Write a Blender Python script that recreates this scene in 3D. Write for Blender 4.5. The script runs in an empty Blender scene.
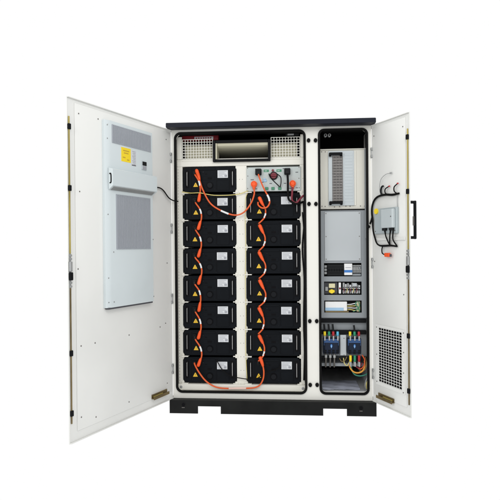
import bpy, bmesh, math, random
from mathutils import Vector, Matrix

random.seed(7)
SC = bpy.context.scene
COL = SC.collection
U = 0.008            # one cabinet unit = 8 mm; every builder below works in cabinet units
Z0 = 17.7            # the plinth's underside is 17.7 units below the cabinet datum

# ------------------------------------------------------------------ camera
cam = bpy.data.cameras.new('camera')
cam_ob = bpy.data.objects.new('camera', cam)
COL.objects.link(cam_ob)
fwd = Vector((-0.0769109, 0.9970184, -0.0062438)).normalized()
rgt = Vector((0.9970130, 0.0768632, -0.0075584)).normalized()
upv = rgt.cross(fwd).normalized()
mw = Matrix((rgt, upv, -fwd)).transposed().to_4x4()
mw.translation = Vector((113.95, -517.9, 142.77 + Z0)) * U
cam_ob.matrix_world = mw
cam.sensor_width = 36.0
cam.lens = 36.0 * 537.12 / 500.0
cam.clip_start = 0.05
cam.clip_end = 200.0
SC.camera = cam_ob

# ------------------------------------------------------------------ light: white surround and two added soft lamps
world = bpy.data.worlds.new('World')
SC.world = world
world.use_nodes = True
bg = world.node_tree.nodes['Background']
bg.inputs['Color'].default_value = (1, 1, 1, 1)
bg.inputs['Strength'].default_value = 1.0
SC.view_settings.view_transform = 'Standard'
SC.view_settings.look = 'None'
SC.view_settings.exposure = 0.0
SC.view_settings.gamma = 1.0


def soft_lamp(name, loc, target, size, power, colour=(1, 1, 1)):
    l = bpy.data.lights.new(name, 'AREA')
    l.shape = 'RECTANGLE'
    l.size, l.size_y = size
    l.energy = power
    l.color = colour
    o = bpy.data.objects.new(name, l)
    COL.objects.link(o)
    o.location = loc
    o.rotation_euler = (Vector(target) - Vector(loc)).to_track_quat('-Z', 'Y').to_euler()
    return o


soft_lamp('added_soft_lamp', (2.0, -4.6, 4.4), (0.75, 0.0, 1.1), (2.2, 1.8), 64, (1.0, 0.99, 0.975))
soft_lamp('added_soft_lamp', (-1.7, -4.4, 3.0), (1.6, -0.2, 1.1), (1.8, 1.8), 60, (1.0, 0.995, 0.985))  # unseen lamp added to brighten the narrow door

# ------------------------------------------------------------------ materials
def mat(name, col, rough=0.5, metal=0.0, spec=0.5, vary=0.03, scale=6.0, bump=0.0, bscale=300.0, dirt=0.0, alpha=1.0, trans=0.0):
    m = bpy.data.materials.new(name)
    m.use_nodes = True
    nt = m.node_tree
    b = nt.nodes['Principled BSDF']
    b.inputs['Roughness'].default_value = rough
    b.inputs['Metallic'].default_value = metal
    b.inputs['Specular IOR Level'].default_value = spec
    b.inputs['Alpha'].default_value = alpha
    b.inputs['Transmission Weight'].default_value = trans
    tc = nt.nodes.new('ShaderNodeTexCoord')
    nz = nt.nodes.new('ShaderNodeTexNoise')
    nz.inputs['Scale'].default_value = scale
    nz.inputs['Detail'].default_value = 6.0
    oi = nt.nodes.new('ShaderNodeObjectInfo')
    sc_ = nt.nodes.new('ShaderNodeMath')
    sc_.operation = 'MULTIPLY'
    sc_.inputs[1].default_value = 37.0
    nt.links.new(oi.outputs['Random'], sc_.inputs[0])
    sh = nt.nodes.new('ShaderNodeVectorMath')
    nt.links.new(tc.outputs['Object'], sh.inputs[0])
    nt.links.new(sc_.outputs[0], sh.inputs[1])
    nt.links.new(sh.outputs[0], nz.inputs['Vector'])
    rp = nt.nodes.new('ShaderNodeValToRGB')
    lo = [max(0.0, c * (1 - vary - dirt)) for c in col]
    hi = [min(1.0, c * (1 + vary)) for c in col]
    rp.color_ramp.elements[0].position = 0.3
    rp.color_ramp.elements[0].color = (*lo, 1)
    rp.color_ramp.elements[1].position = 0.7 if not dirt else 0.5
    rp.color_ramp.elements[1].color = (*hi, 1)
    nt.links.new(nz.outputs['Fac'], rp.inputs['Fac'])
    nt.links.new(rp.outputs['Color'], b.inputs['Base Color'])
    rr = nt.nodes.new('ShaderNodeMapRange')
    rr.inputs['To Min'].default_value = max(0.02, rough - 0.08)
    rr.inputs['To Max'].default_value = min(1.0, rough + 0.08)
    nt.links.new(nz.outputs['Fac'], rr.inputs['Value'])
    nt.links.new(rr.outputs['Result'], b.inputs['Roughness'])
    if bump:
        n2 = nt.nodes.new('ShaderNodeTexNoise')
        n2.inputs['Scale'].default_value = bscale
        n2.inputs['Detail'].default_value = 3.0
        nt.links.new(tc.outputs['Object'], n2.inputs['Vector'])
        bp = nt.nodes.new('ShaderNodeBump')
        bp.inputs['Strength'].default_value = bump
        bp.inputs['Distance'].default_value = 0.002
        nt.links.new(n2.outputs['Fac'], bp.inputs['Height'])
        nt.links.new(bp.outputs['Normal'], b.inputs['Normal'])
    return m


M = {}
M['door'] = mat('door_paint', (.712, .718, .696), .42, spec=.4, vary=.025, scale=1.1, bump=.1, bscale=400, dirt=.015)
M['frame'] = mat('cream_paint', (.71, .705, .66), .45, spec=.35, vary=.02, scale=1.6, bump=.1, bscale=400, dirt=.015)
M['rack'] = mat('rack_paint', (.70, .69, .63), .45, spec=.35, vary=.02, scale=4)
M['ac'] = mat('blue_grey_paint', (.565, .622, .638), .38, spec=.45, vary=.02, scale=2, bump=.08, bscale=400, dirt=.015)
M['acgrille'] = mat('grille_plastic', (.36, .385, .42), .55, spec=.3, vary=.03)
M['navy'] = mat('navy_paint', (.0065, .0085, .016), .45, spec=.14, vary=.3, scale=2.5, bump=.15, bscale=250)
M['plinth'] = mat('plinth_paint', (.0085, .009, .0088), .5, spec=.12, vary=.4, scale=5, bump=.2, bscale=200)
M['rubber'] = mat('black_rubber', (.0045, .0045, .0045), .6, spec=.09, vary=.1)
M['black'] = mat('black_plastic', (.0045, .005, .006), .5, spec=.1, vary=.1, scale=10)
M['module'] = mat('module_paint', (.0048, .0060, .0080), .5, spec=.075, vary=.15, scale=8, bump=.1, bscale=600)
M['groove'] = mat('groove_black', (.003, .003, .004), .6, spec=.08)
M['knob'] = mat('knob_plastic', (.006, .007, .009), .4, spec=.12)
M['silver'] = mat('brushed_steel', (.42, .42, .42), .4, metal=.9, vary=.05, scale=30)
M['steel'] = mat('zinc_steel', (.42, .43, .43), .45, metal=.8, vary=.08, scale=20)
M['darksteel'] = mat('dark_screw', (.16, .15, .14), .45, metal=.7)
M['brass'] = mat('yellow_passivated_rod', (.42, .34, .09), .4, metal=.5, vary=.3, scale=3)
M['brown'] = mat('bronze_passivated', (.20, .15, .07), .42, metal=.6, vary=.3, scale=8)
M['label'] = mat('label_paper', (.57, .59, .61), .6, vary=.03)
M['print'] = mat('label_print', (.30, .31, .34), .7)
M['darkprint'] = mat('dark_print', (.06, .06, .07), .7)
M['yellow'] = mat('warning_yellow', (.74, .46, .015), .5, vary=.04)
M['sticker'] = mat('sticker_yellow', (.83, .62, .015), .5, vary=.03)
M['stickerprint'] = mat('sticker_print', (.50, .33, .02), .6)
M['orange'] = mat('orange_cable', (.66, .098, .018), .45, spec=.4, vary=.06, scale=20)
M['orangeplug'] = mat('orange_plug', (.78, .085, .012), .45, spec=.4, vary=.05)
M['white'] = mat('white_plastic', (.72, .73, .73), .5, vary=.02)
M['red'] = mat('red_enamel', (.19, .005, .010), .45, spec=.3, vary=.05)
M['redplastic'] = mat('red_plastic', (.42, .012, .022), .45)
M['crimson'] = mat('crimson_cable', (.17, .006, .022), .5)
M['green'] = mat('green_plastic', (.012, .24, .12), .5)
M['labelgreen'] = mat('green_tag', (.05, .21, .12), .6)
M['cyan'] = mat('cyan_plastic', (.09, .42, .62), .5)
M['wireyellow'] = mat('yellow_wire', (.58, .50, .17), .5)
M['wireorange'] = mat('amber_wire', (.66, .30, .03), .5)
M['wiregreen'] = mat('green_wire', (.03, .22, .15), .5)
M['panel'] = mat('grey_panel', (.235, .255, .272), .42, metal=.1, spec=.45, vary=.06, scale=2)
M['panellight'] = mat('pale_grey_panel', (.43, .46, .478), .38, metal=.15, spec=.45, vary=.05, scale=1.5)
M['galv'] = mat('galvanised_sheet', (.58, .59, .60), .4, metal=.25, vary=.08, scale=14)
M['fandark'] = mat('fan_dark', (.115, .108, .104), .7)
M['darkfill'] = mat('shade_and_filter_black', (.004, .004, .004), .9, spec=.05)  # black for painted interior shade and for the vent filter
M['switchred'] = mat('switch_red', (.15, .010, .022), .45)
M['blank'] = mat('cream_blank', (.60, .59, .53), .5, vary=.02)
M['cableglare'] = mat('pale_cable_glare', (.70, .50, .44), .5, vary=.05)  # pale orange that paints the glare on the sill cable
M['ctrl'] = mat('control_panel_grey', (.43, .475, .465), .45, vary=.05, scale=12)
M['bluegrey'] = mat('pale_blue_metal', (.45, .495, .515), .38, metal=.15, vary=.03)
M['fanmesh'] = mat('fan_mesh', (.19, .18, .172), .6, vary=.2, scale=60)
M['device'] = mat('device_grey', (.30, .31, .31), .5, vary=.06, scale=20)
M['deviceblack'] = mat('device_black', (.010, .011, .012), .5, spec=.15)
M['beige'] = mat('relay_beige', (.62, .58, .36), .5)
M['blue'] = mat('logo_blue', (.03, .16, .46), .45)
M['deepblue'] = mat('contactor_blue', (.022, .075, .21), .4)
M['contactor'] = mat('contactor_black', (.007, .013, .030), .45, spec=.2)
M['sky'] = mat('pale_blue_print', (.30, .47, .64), .5)
M['duct'] = mat('olive_cream_duct', (.50, .48, .36), .5, vary=.03)
M['encl'] = mat('enclosure_grey', (.36, .41, .425), .45, vary=.02)
M['encllid'] = mat('enclosure_lid_grey', (.46, .51, .525), .4, vary=.02)
M['bag'] = mat('clear_film', (.66, .70, .84), .25, spec=.6, vary=.08, scale=12, bump=.3, bscale=30, alpha=.9)

# ------------------------------------------------------------------ frames and objects
class Frame:
    def __init__(s, ox, oy, ang, flip=False):
        s.ang, s.o, s.flip = ang, Vector((ox, oy, 0)), flip
        s.R = Matrix.Rotation(ang, 3, 'Z')

    def loc(s, p):
        p = Vector(p)
        if s.flip:
            p = Vector((p.x, -p.y, p.z))
        return (s.o + s.R @ p + Vector((0, 0, Z0))) * U


CAB = Frame(0, 0, 0)
LD = Frame(-2.43, 0, -1.9544)                               # u along the door from its hinge, w out of its inner face
RD = Frame(190.2, 0, math.atan2(-math.sin(2.0334), -math.cos(2.0334)), flip=True)
META = {}


def label(o, text, cat, group=None):
    o['label'] = text
    o['category'] = cat
    if group:
        o['group'] = group


def thing(name, text, cat, frame=CAB, org=(0, 0, 0), group=None):
    o = bpy.data.objects.new(name, None)
    o.empty_display_size = 0.05
    COL.objects.link(o)
    o.location = frame.loc(org)
    o.rotation_euler = (0, 0, frame.ang)
    META[o.name] = (frame, Vector(org))
    label(o, text, cat, group)
    return o


class MB:
    """collects shapes, in the units of one frame, into one mesh"""
    def __init__(s):
        s.bm = bmesh.new()

    def _new(s, vs, m):
        for f in {f for v in vs for f in v.link_faces}:
            f.material_index = m

    def box(s, x0, x1, y0, y1, z0, z1, m=0, bev=0.0, seg=1):
        r = bmesh.ops.create_cube(s.bm, size=1.0)
        vs = r['verts']
        for v in vs:
            v.co = Vector((x0 + (v.co.x + .5) * (x1 - x0), y0 + (v.co.y + .5) * (y1 - y0), z0 + (v.co.z + .5) * (z1 - z0)))
        s._new(vs, m)
        if bev:
            es = list({e for v in vs for e in v.link_edges})
            bmesh.ops.bevel(s.bm, geom=es, offset=bev, segments=seg, affect='EDGES', profile=.5, material=m)
        return s

    def cyl(s, a, b, r, m=0, seg=16, r2=None):
        a, b = Vector(a), Vector(b)
        d = b - a
        q = d.to_track_quat('Z', 'Y').to_matrix().to_4x4()
        q.translation = (a + b) / 2
        res = bmesh.ops.create_cone(s.bm, cap_ends=True, segments=seg, radius1=r, radius2=r if r2 is None else r2, depth=d.length, matrix=q)
        s._new(res['verts'], m)
        return s

    def ball(s, c, r, m=0, sc=(1, 1, 1)):
        q = Matrix.Translation(c) @ Matrix.Diagonal((*sc, 1))
        res = bmesh.ops.create_uvsphere(s.bm, u_segments=14, v_segments=9, radius=r, matrix=q)
        s._new(res['verts'], m)
        return s

    def tube(s, pts, r, m=0, seg=8, sub=6):
        """round bar through pts (Catmull-Rom); r one radius or one per point"""
        P = [Vector(p) for p in pts]
        R = list(r) if isinstance(r, (list, tuple)) else [r] * len(P)
        C, Q = [], []
        for i in range(len(P) - 1):
            p0, p1, p2, p3 = P[max(i - 1, 0)], P[i], P[i + 1], P[min(i + 2, len(P) - 1)]
            for k in range(sub):
                t = k / sub
                C.append(.5 * (2 * p1 + (p2 - p0) * t + (2 * p0 - 5 * p1 + 4 * p2 - p3) * t * t + (3 * p1 - p0 - 3 * p2 + p3) * t ** 3))
                Q.append(R[i] + (R[i + 1] - R[i]) * t)
        C.append(P[-1])
        Q.append(R[-1])
        rings, n = [], None
        for i, c in enumerate(C):
            t = (C[min(i + 1, len(C) - 1)] - C[max(i - 1, 0)])
            if t.length < 1e-9:
                t = Vector((0, 0, 1))
            t.normalize()
            if n is None:
                n = t.orthogonal().normalized()
            n = (n - t * n.dot(t))
            if n.length < 1e-6:
                n = t.orthogonal()
            n.normalize()
            b = t.cross(n)
            rings.append([s.bm.verts.new(c + Q[i] * (n * math.cos(2 * math.pi * k / seg) + b * math.sin(2 * math.pi * k / seg))) for k in range(seg)])
        for a, b in zip(rings, rings[1:]):
            for k in range(seg):
                f = s.bm.faces.new((a[k], a[(k + 1) % seg], b[(k + 1) % seg], b[k]))
                f.material_index = m
        for rg in (rings[0][::-1], rings[-1]):
            s.bm.faces.new(rg).material_index = m
        return s

    def prism(s, poly, y0, y1, m=0, bev=0.0):
        """poly in x,z pulled from y0 to y1"""
        a = [s.bm.verts.new((x, y0, z)) for x, z in poly]
        b = [s.bm.verts.new((x, y1, z)) for x, z in poly]
        n = len(poly)
        fs = [s.bm.faces.new(a), s.bm.faces.new(b[::-1])]
        for i in range(n):
            fs.append(s.bm.faces.new((a[(i + 1) % n], a[i], b[i], b[(i + 1) % n])))
        for f in fs:
            f.material_index = m
        bmesh.ops.recalc_face_normals(s.bm, faces=fs)
        if bev:
            bmesh.ops.bevel(s.bm, geom=list(fs[0].edges), offset=bev, segments=1, affect='EDGES', material=m)
        return s

    def holed(s, outer, inner, rad, y0, y1, m=0, seg=5):
        """flat rectangular plate with one round-cornered hole; the hole's walls run from y0 to y1"""
        X0, X1, Z0_, Z1_ = outer
        L = rrect(*inner, rad, seg)
        corners = [(X1, Z1_), (X0, Z1_), (X0, Z0_), (X1, Z0_)]
        per = seg + 1
        o = [s.bm.verts.new((x, y0, z)) for x, z in corners]
        a = [s.bm.verts.new((x, y0, z)) for x, z in L]
        b = [s.bm.verts.new((x, y1, z)) for x, z in L]
        n = len(a)
        fs = []
        for i in range(n):
            j = (i + 1) % n
            ci, cj = i // per, (j // per)
            if ci == cj:
                fs.append(s.bm.faces.new((o[ci], a[i], a[j])))
            else:
                fs.append(s.bm.faces.new((o[ci], a[i], a[j], o[cj])))
            fs.append(s.bm.faces.new((a[i], b[i], b[j], a[j])))
        for f in fs:
            f.material_index = m
        return s

    def build(s, name, mats, parent=None, frame=None, org=None, local=None):
        if not isinstance(mats, (list, tuple)):
            mats = [mats]
        if org is None:
            top = parent
            while top is not None and top.name not in META:
                top = top.parent
            if top is not None:
                frame, org = META[top.name]
        org = Vector(org or (0, 0, 0))
        flip = bool(frame and frame.flip)
        for v in s.bm.verts:
            c = v.co - org
            v.co = Vector((c.x, -c.y if flip else c.y, c.z)) * U
        if flip:
            bmesh.ops.reverse_faces(s.bm, faces=s.bm.faces[:])
        me = bpy.data.meshes.new(name)
        s.bm.normal_update()
        s.bm.to_mesh(me)
        s.bm.free()
        for m in mats:
            me.materials.append(M[m])
        me.shade_smooth()
        me.set_sharp_from_angle(angle=math.radians(32))
        o = bpy.data.objects.new(name, me)
        COL.objects.link(o)
        if parent is not None:
            o.parent = parent
        return o


def rrect(x0, x1, z0, z1, r, seg=5):
    """round-cornered rectangle, counter-clockwise from the top right corner"""
    out = []
    for cx, cz, a0 in ((x1 - r, z1 - r, 0), (x0 + r, z1 - r, 90), (x0 + r, z0 + r, 180), (x1 - r, z0 + r, 270)):
        for k in range(seg + 1):
            a = math.radians(a0 + 90 * k / seg)
            out.append((cx + r * math.cos(a), cz + r * math.sin(a)))
    return out


def solo(mb, name, mats, text, cat, frame=CAB, org=(0, 0, 0), group=None):
    """a thing that is one mesh"""
    o = mb.build(name, mats, None, frame, org)
    o.location = frame.loc(org)
    o.rotation_euler = (0, 0, frame.ang)
    META[o.name] = (frame, Vector(org))
    label(o, text, cat, group)
    return o


def copy_tree(o, parent=None):
    c = o.copy()
    COL.objects.link(c)
    c.parent = parent
    for ch in list(o.children):
        copy_tree(ch, c)
    return c


# ------------------------------------------------------------------ the cabinet
cab = thing('battery_cabinet', 'tall off-white battery cabinet with navy roof, black plinth and both doors swung open', 'cabinet', CAB, (0, 0, -Z0))
XL, XR, ZB, ZT, DEP = -2.4, 190.2, -4.8, 257.0, 112.0
b = MB()
b.holed((XL, 134.1, ZB, ZT), (1.2, 127.4, 1.2, 254.0), 5.5, 0, 7.5)
b.holed((134.1, XR, ZB, ZT), (140.8, 186.5, 1.2, 254.0), 5.0, 0, 7.5)
b.box(XL, XL + 1.5, .02, DEP, ZB, ZT)
b.box(XR - 1.5, XR, .02, DEP, ZB, ZT)
b.box(XL + 1.5, XR - 1.5, DEP - 1.5, DEP, ZB, ZT)
b.box(XL + 1.5, XR - 1.5, .02, DEP - 1.5, ZB, ZB + 1)
b.build('shell', 'frame', cab)
b = MB()                                                    # black sheets added to stand for the deep shade inside both bays
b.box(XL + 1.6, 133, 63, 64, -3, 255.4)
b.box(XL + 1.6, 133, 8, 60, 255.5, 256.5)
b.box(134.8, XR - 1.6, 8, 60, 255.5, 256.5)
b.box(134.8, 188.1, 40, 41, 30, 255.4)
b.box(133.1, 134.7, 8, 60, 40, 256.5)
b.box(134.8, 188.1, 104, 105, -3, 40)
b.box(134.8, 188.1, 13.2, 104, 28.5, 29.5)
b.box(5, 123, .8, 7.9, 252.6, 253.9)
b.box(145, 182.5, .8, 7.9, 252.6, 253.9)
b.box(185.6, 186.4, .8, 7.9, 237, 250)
b.build('shade_lining', 'darkfill', cab)
b = MB()                                                    # bare sheet box at the bottom of the electric bay
b.box(139.2, 188.2, 7.6, 104, 1.0, 2.0)
b.box(138.2, 139.2, 7.6, 104, 1.0, 27)
b.box(188.2, 188.9, 7.6, 104, 1.0, 236)
b.build('sump_tray', 'galv', cab)

b = MB()
b.prism([(-4.7, 257.1), (192.8, 257.1), (192.8, 260.7), (192.3, 261.3), (-4.2, 261.3), (-4.7, 260.7)], -12.7, -11.5)
b.box(-4.7, 192.8, -11.5, DEP + 4, 257.1, 258.2)
b.box(-4.2, 192.3, -11.5, DEP + 4, 258.2, 261.3)
b.build('roof', 'navy', cab)

b = MB()                                                    # plinth with two fork pockets
PT, PB, PY = -4.85, -17.7, -7.0
prof = [(-4.6, PT), (-4.6, PB), (23.0, PB), (23.0, -10.6), (45.2, -10.6), (45.2, PB), (142.9, PB), (142.9, -11.0), (165.1, -11.0), (165.1, PB), (192.6, PB), (192.6, PT)]
b.prism(prof[::-1], PY, PY + 1.5)
b.prism(prof[::-1], DEP + .5, DEP + 2)
for xa, xb in ((-4.6, -3.1), (191.1, 192.6)):
    b.box(xa, xb, PY + 1.5, DEP + .5, PB, PT)
b.box(-3.1, 191.1, PY + 1.5, DEP + .5, PT - 1.0, PT)
b.build('plinth', 'plinth', cab)
for x, z in ((8.9, -9.2), (178.2, -9.9)):
    h = MB().cyl((x, PY - .15, z), (x, PY + .6, z), 2.3, 0, 20).cyl((x, PY - .35, z), (x, PY - .1, z), 1.7, 1, 18)
    h.box(x - 1.5, x + 1.3, PY - .5, PY - .3, z - 3.0, z - 2.4, 2)  # paler bar painted as the highlight beneath the hole
    h.build('lifting_hole', ['plinth', 'groove', 'darksteel'], cab)

for (x0, x1, r) in ((0, 128.6, 6.5), (139.6, 187.6, 6.0)):
    o_, i_ = rrect(x0 + .2, x1 - .2, .2, 255.0, r, 6), rrect(x0 + 2.6, x1 - 2.6, 2.6, 252.6, r - 2.2, 6)
    b = MB()
    fr = [[], [], [], []]
    for (ox, oz), (ix, iz) in zip(o_, i_):
        for k, (x, y, z) in enumerate(((ox, -.02, oz), (ox * .8 + ix * .2, -1.5, oz * .8 + iz * .2), (ix * .8 + ox * .2, -1.5, iz * .8 + oz * .2), (ix, .6, iz))):
            fr[k].append(b.bm.verts.new((x, y, z)))
    n = len(fr[0])
    for k in range(3):
        for i in range(n):
            j = (i + 1) % n
            b.bm.faces.new((fr[k][i], fr[k + 1][i], fr[k + 1][j], fr[k][j]))
    b.build('door_gasket', 'rubber', cab)

for x0, zs in ((131.0, (243.9, 183.2, 71.0, 9.8)), (137.6, (243.8, 183.1, 71.0, 9.9))):
    for z in zs:
        MB().cyl((x0, 0, z), (x0, -1.2, z), 1.75, 0, 16).ball((x0, -1.2, z), 1.7, 0, (1, .5, 1.25)).build('rubber_stop', 'rubber', cab)

# rack that carries the modules
RY = 9.0
def post(x0, x1, holes, step):
    b = MB().box(x0, x1, RY, RY + 5, 3, 229, 0)
    for hx in holes:
        z = 7.0
        while z < 222:
            b.box(hx - .26, hx + .26, RY - .03, RY + .5, z, z + .6, 1)
            z += step
    return b.build('rack_post', ['rack', 'darksteel'], cab)
post(1.3, 6.6, (2.3,), 2.99)
post(59.6, 70.4, (63.4, 66.4), 13.45)
post(122.6, 127.2, (125.6,), 13.45)
b = MB().box(1.3, 127.2, RY - .6, RY + 40, 222.4, 227.6, 0, .3)
b.box(1.3, 127.2, RY + .8, RY + 2, 227.6, 230.0, 0)
b.build('rack_shelf', 'rack', cab)
b = MB().box(1.3, 127.2, RY - 3.5, RY + 45, 1.6, 7.4, 0, .4)
for x in (4.2, 124.3):
    b.cyl((x, RY - 3.7, 4.6), (x, RY - 3.2, 4.6), 1.4, 1, 14)
b.build('rack_sill', ['rack', 'steel'], cab)

# perforated guards either side of the air duct
def guard(x0, x1, z0, z1, nx, nz, plate):
    b = MB()
    t = .27
    for i in range(nx + 1):
        x = x0 + (x1 - x0) * i / nx
        b.box(x - t, x + t, 9.2, 9.9, z0 - t, z1 + t, 0)
    for k in range(nz + 1):
        z = z0 + (z1 - z0) * k / nz
        b.box(x0 - t, x1 + t, 9.3, 9.8, z - t, z + t, 0)
    b.box(plate[0], plate[1], 13, 14, z0 - 1, z1 - 2.05 * (z1 - z0) / nz, 1)
    return b.build('mesh_guard', ['rack', 'duct'], cab)
guard(6.8, 37.0, 230.4, 249.3, 11, 7, (9.6, 38))
guard(94.8, 122.8, 230.4, 249.6, 10, 7, (93, 120.2))
MB().box(1.4, 6.2, 9.2, 10.2, 230, 252, 0).build('guard_bracket', 'rack', cab)
MB().box(123.4, 127.2, 9.2, 10.2, 230, 252, 0).build('guard_bracket', 'rack', cab)
b = MB()
b.box(37.6, 40.4, 5.4, 62, 226.2, 247.4, 0, .3).box(91.8, 94.2, 5.4, 62, 226.2, 247.4, 0, .3)
b.box(40.4, 91.8, 5.4, 62, 244.6, 247.4, 0, .3).box(40.4, 91.8, 5.4, 62, 226.2, 228.6, 0, .3)
duct = b.build('air_duct', 'black', cab)
b = MB()
ring = []
for k in range(13):
    a = math.radians(90 * k / 12)
    ring.append((7.0 + 53 * (k / 12) ** 1.7, 244.5 - 10.5 * (k / 12) ** .6))
for (y0, z0), (y1, z1) in zip(ring, ring[1:]):
    f = b.bm.faces.new([b.bm.verts.new(p) for p in ((40.5, y0, z0), (91.7, y0, z0), (91.7, y1, z1), (40.5, y1, z1))])
b.box(40.4, 41.6, 5.8, 23, 228.8, 244.4, 0)
b.build('deflector', 'duct', duct)
MB().box(109, 122, 10, 14, 250.9, 253.6, 0, .2).box(111, 117, 9.4, 10, 251.4, 253.2, 1).build('door_switch', ['deviceblack', 'steel'], cab)

# the doors: parts of the cabinet that turn about their hinges
def screw(b, u, z, w, m):
    b.cyl((u, w - .02, z), (u, w + .25, z), .55, m, 8)

def door(frame, width, zb, zt, pan, screws, text):
    d = MB()
    d.box(.4, width, -.9, -.5, zb, zt, 0)                                    # outer skin
    d.box(width - .45, width, -.5, .0, zb, zt, 0, .1)                       # folded edges
    d.box(.4, width - .45, -.5, 0.9, zt - .7, zt, 0, .15)
    d.box(.4, width - .45, -.5, 0.9, zb, zb + .8, 0, .2)
    d.box(.4, 1.4, -.5, 0.0, zb + .8, zt - .7, 0, .1)
    d.box(pan[0], pan[1], -.5, 0.0, pan[2], pan[3], 0, .3, 2)                 # inner pan
    for u, z in screws:
        screw(d, u, z, 0.0, 1)
    o = d.build('door', ['door', 'darksteel'], None, frame, (0, 0, 0))
    o.parent = cab
    o.location = frame.loc((0, 0, 0)) - cab.location
    o.rotation_euler = (0, 0, frame.ang)
    META[o.name] = (frame, Vector((0, 0, 0)))
    o['label'] = text
    return o

ld = door(LD, 136.1, -5.3, 256.95, (1.8, 128.0, 2.4, 253.8),
          [(123.9, 246.3), (102.4, 246.6), (123.6, 186.3), (126.0, 126.6), (8.6, 246.5), (8.7, 127.6), (66.2, 66.8), (20.9, 67.6), (67.0, 8.8),
           (107.9, 7.5), (108.2, 66.8), (123.6, 67.0), (12, 70), (10, 12), (124, 12)], 'wide off-white door')
rd = door(RD, 55.5, -5.3, 256.95, (1.8, 50.2, 2.4, 253.8), [(4.5, 246), (47, 246), (4.5, 128), (47, 100)], 'narrow off-white door')

def rod(d, u, w, zt, zb, guides, zlock, mats=('brass', 'brown')):
    top, bot = zlock + 12, zlock - 14
    MB().box(u - .52, u + .52, w - .4, w + .5, top, zt, 0, .15).build('lock_rod', mats[0], d)
    MB().box(u - .52, u + .52, w - .4, w + .5, zb, bot, 0, .15).build('lock_rod', mats[1], d)
    for z in guides:
        MB().box(u - 1.35, u + 1.35, w - .5, w + 1.3, z - 2.2, z + 2.2, 0, .4).build('rod_guide', 'black', d)
    b = MB().box(u - 1.3, u + 1.3, w - 1, w + 1.4, zlock - 1.5, zlock + 6.0, 0, .3)
    b.cyl((u, w, zlock + 8), (u, w + 1.2, zlock + 8), .9, 0, 10).cyl((u, w, zlock + 10.6), (u, w + 1.2, zlock + 10.6), .9, 0, 10)
    b.cyl((u, w, zlock - 10), (u, w + 1.2, zlock - 10), .9, 0, 10).cyl((u, w, zlock - 12.8), (u, w + 1.2, zlock - 12.8), .9, 0, 10)
    b.box(u - .5, u + .5, w - .6, w + .2, zlock - 14, zlock + 12, 0)
    b.build('lock_gear', 'steel', d)
    MB().box(u - 1.6, u + 1.6, w - .5, w + 2.0, zlock - 8.2, zlock - 2.0, 0, .6).build('lock_body', 'black', d)

rod(ld, 134.1, .1, 242.2, 9.8, (234.4, 188.0, 63.2, 17.7), 126.5)
rod(rd, 53.3, .1, 243.0, 5.5, (235.8, 189.1, 65.0, 17.6), 127.5)
for d, zs, u in ((ld, (230, 161, 92.5, 24), 1.6), (rd, (230.8, 126.3, 21.2), 1.6)):
    for z in zs:
        h = MB()
        h.box(u - .9, u + 1.1, .0, 1.4, z - 1.2 - 3.4, z + 1.2 - 3.4, 0, .3).box(u - .9, u + 1.1, .0, 1.4, z - 1.2 + 3.4, z + 1.2 + 3.4, 0, .3)
        h.cyl((u - 1.0, .5, z - 5), (u - 1.0, .5, z + 5), .6, 0, 10)
        h.build('hinge', 'steel', d)
def stop(d, u0, u1, z0, rise):
    b = MB().box(u0, u1, 0, 2.6, z0, z0 + .8, 0).box(u0 - rise, u1 - rise * .4, 0, .6, z0 + .8, z0 + 3.9, 0).box(u0, u1, 2.6, 3.2, z0 - .6, z0 + 2.0, 0)
    b.cyl((u0 + 8, .9, z0 + 1.6), (u1 - 2, .9, z0 + 1.6), .7, 1, 8)
    b.build('door_stay', ['brown', 'brass'], d)
stop(ld, 11, 35, 2.9, 0)
stop(rd, 9.5, 33, 1.6, 0)
# ventilation panel in the narrow door: a real plate of bars over a dark filter
b = MB()
u0, u1, z0, z1, nx, nz = 10.4, 44.0, 16.2, 66.6, 9, 20
b.box(6.0, 48.5, .1, .5, z1 + .35, 69.2, 0).box(6.0, 48.5, .1, .5, 12.8, z0 - .35, 0)
b.box(6.0, u0 - .35, .1, .5, z0 - .35, z1 + .35, 0).box(u1 + .35, 48.5, .1, .5, z0 - .35, z1 + .35, 0)
for i in range(nx + 1):
    x = u0 + (u1 - u0) * i / nx
    b.box(x - .25, x + .25, .1, .2, z0 - .3, z1 + .3, 0)
for k in range(nz + 1):
    z = z0 + (z1 - z0) * k / nz
    b.box(u0 - .3, u1 + .3, .11, .19, z - .25, z + .25, 0)
for u, z in ((7.6, 66.5), (46.9, 66.6), (47.0, 49.6), (46.8, 31.7), (46.3, 14.4), (7.6, 15.6), (7.6, 41)):
    screw(b, u, z, .5, 1)
v = b.build('vent_grille', ['door', 'darksteel'], rd)
MB().box(u0 - .3, u1 + .3, .02, .08, z0 - .3, z1 + .3, 0).build('vent_filter', 'darkfill', rd)
b = MB()
b.tube([(51.5, -.6, 149.6), (51.5, -8.0, 149.6)], 1.3, 0, 10).tube([(51.5, -.6, 180.2), (51.5, -8.0, 180.2)], 1.3, 0, 10)
b.box(50.2, 52.8, -9.8, -7.6, 148.2, 181.6, 0, .6).box(51.0, 52.0, -7.6, -6.6, 160, 168, 1)
b.build('pull_handle', ['black', 'darksteel'], rd)

# ------------------------------------------------------------------ air conditioner on the wide door
def extrude_z(b, prof, z0, z1, m=0):
    va = [b.bm.verts.new((u, w, z0)) for u, w in prof]
    vb = [b.bm.verts.new((u, w, z1)) for u, w in prof]
    fs = [b.bm.faces.new(va), b.bm.faces.new(vb[::-1])]
    for i in range(len(prof)):
        j = (i + 1) % len(prof)
        fs.append(b.bm.faces.new((va[j], va[i], vb[i], vb[j])))
    for f in fs:
        f.material_index = m
    bmesh.ops.recalc_face_normals(b.bm, faces=fs)

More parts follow.
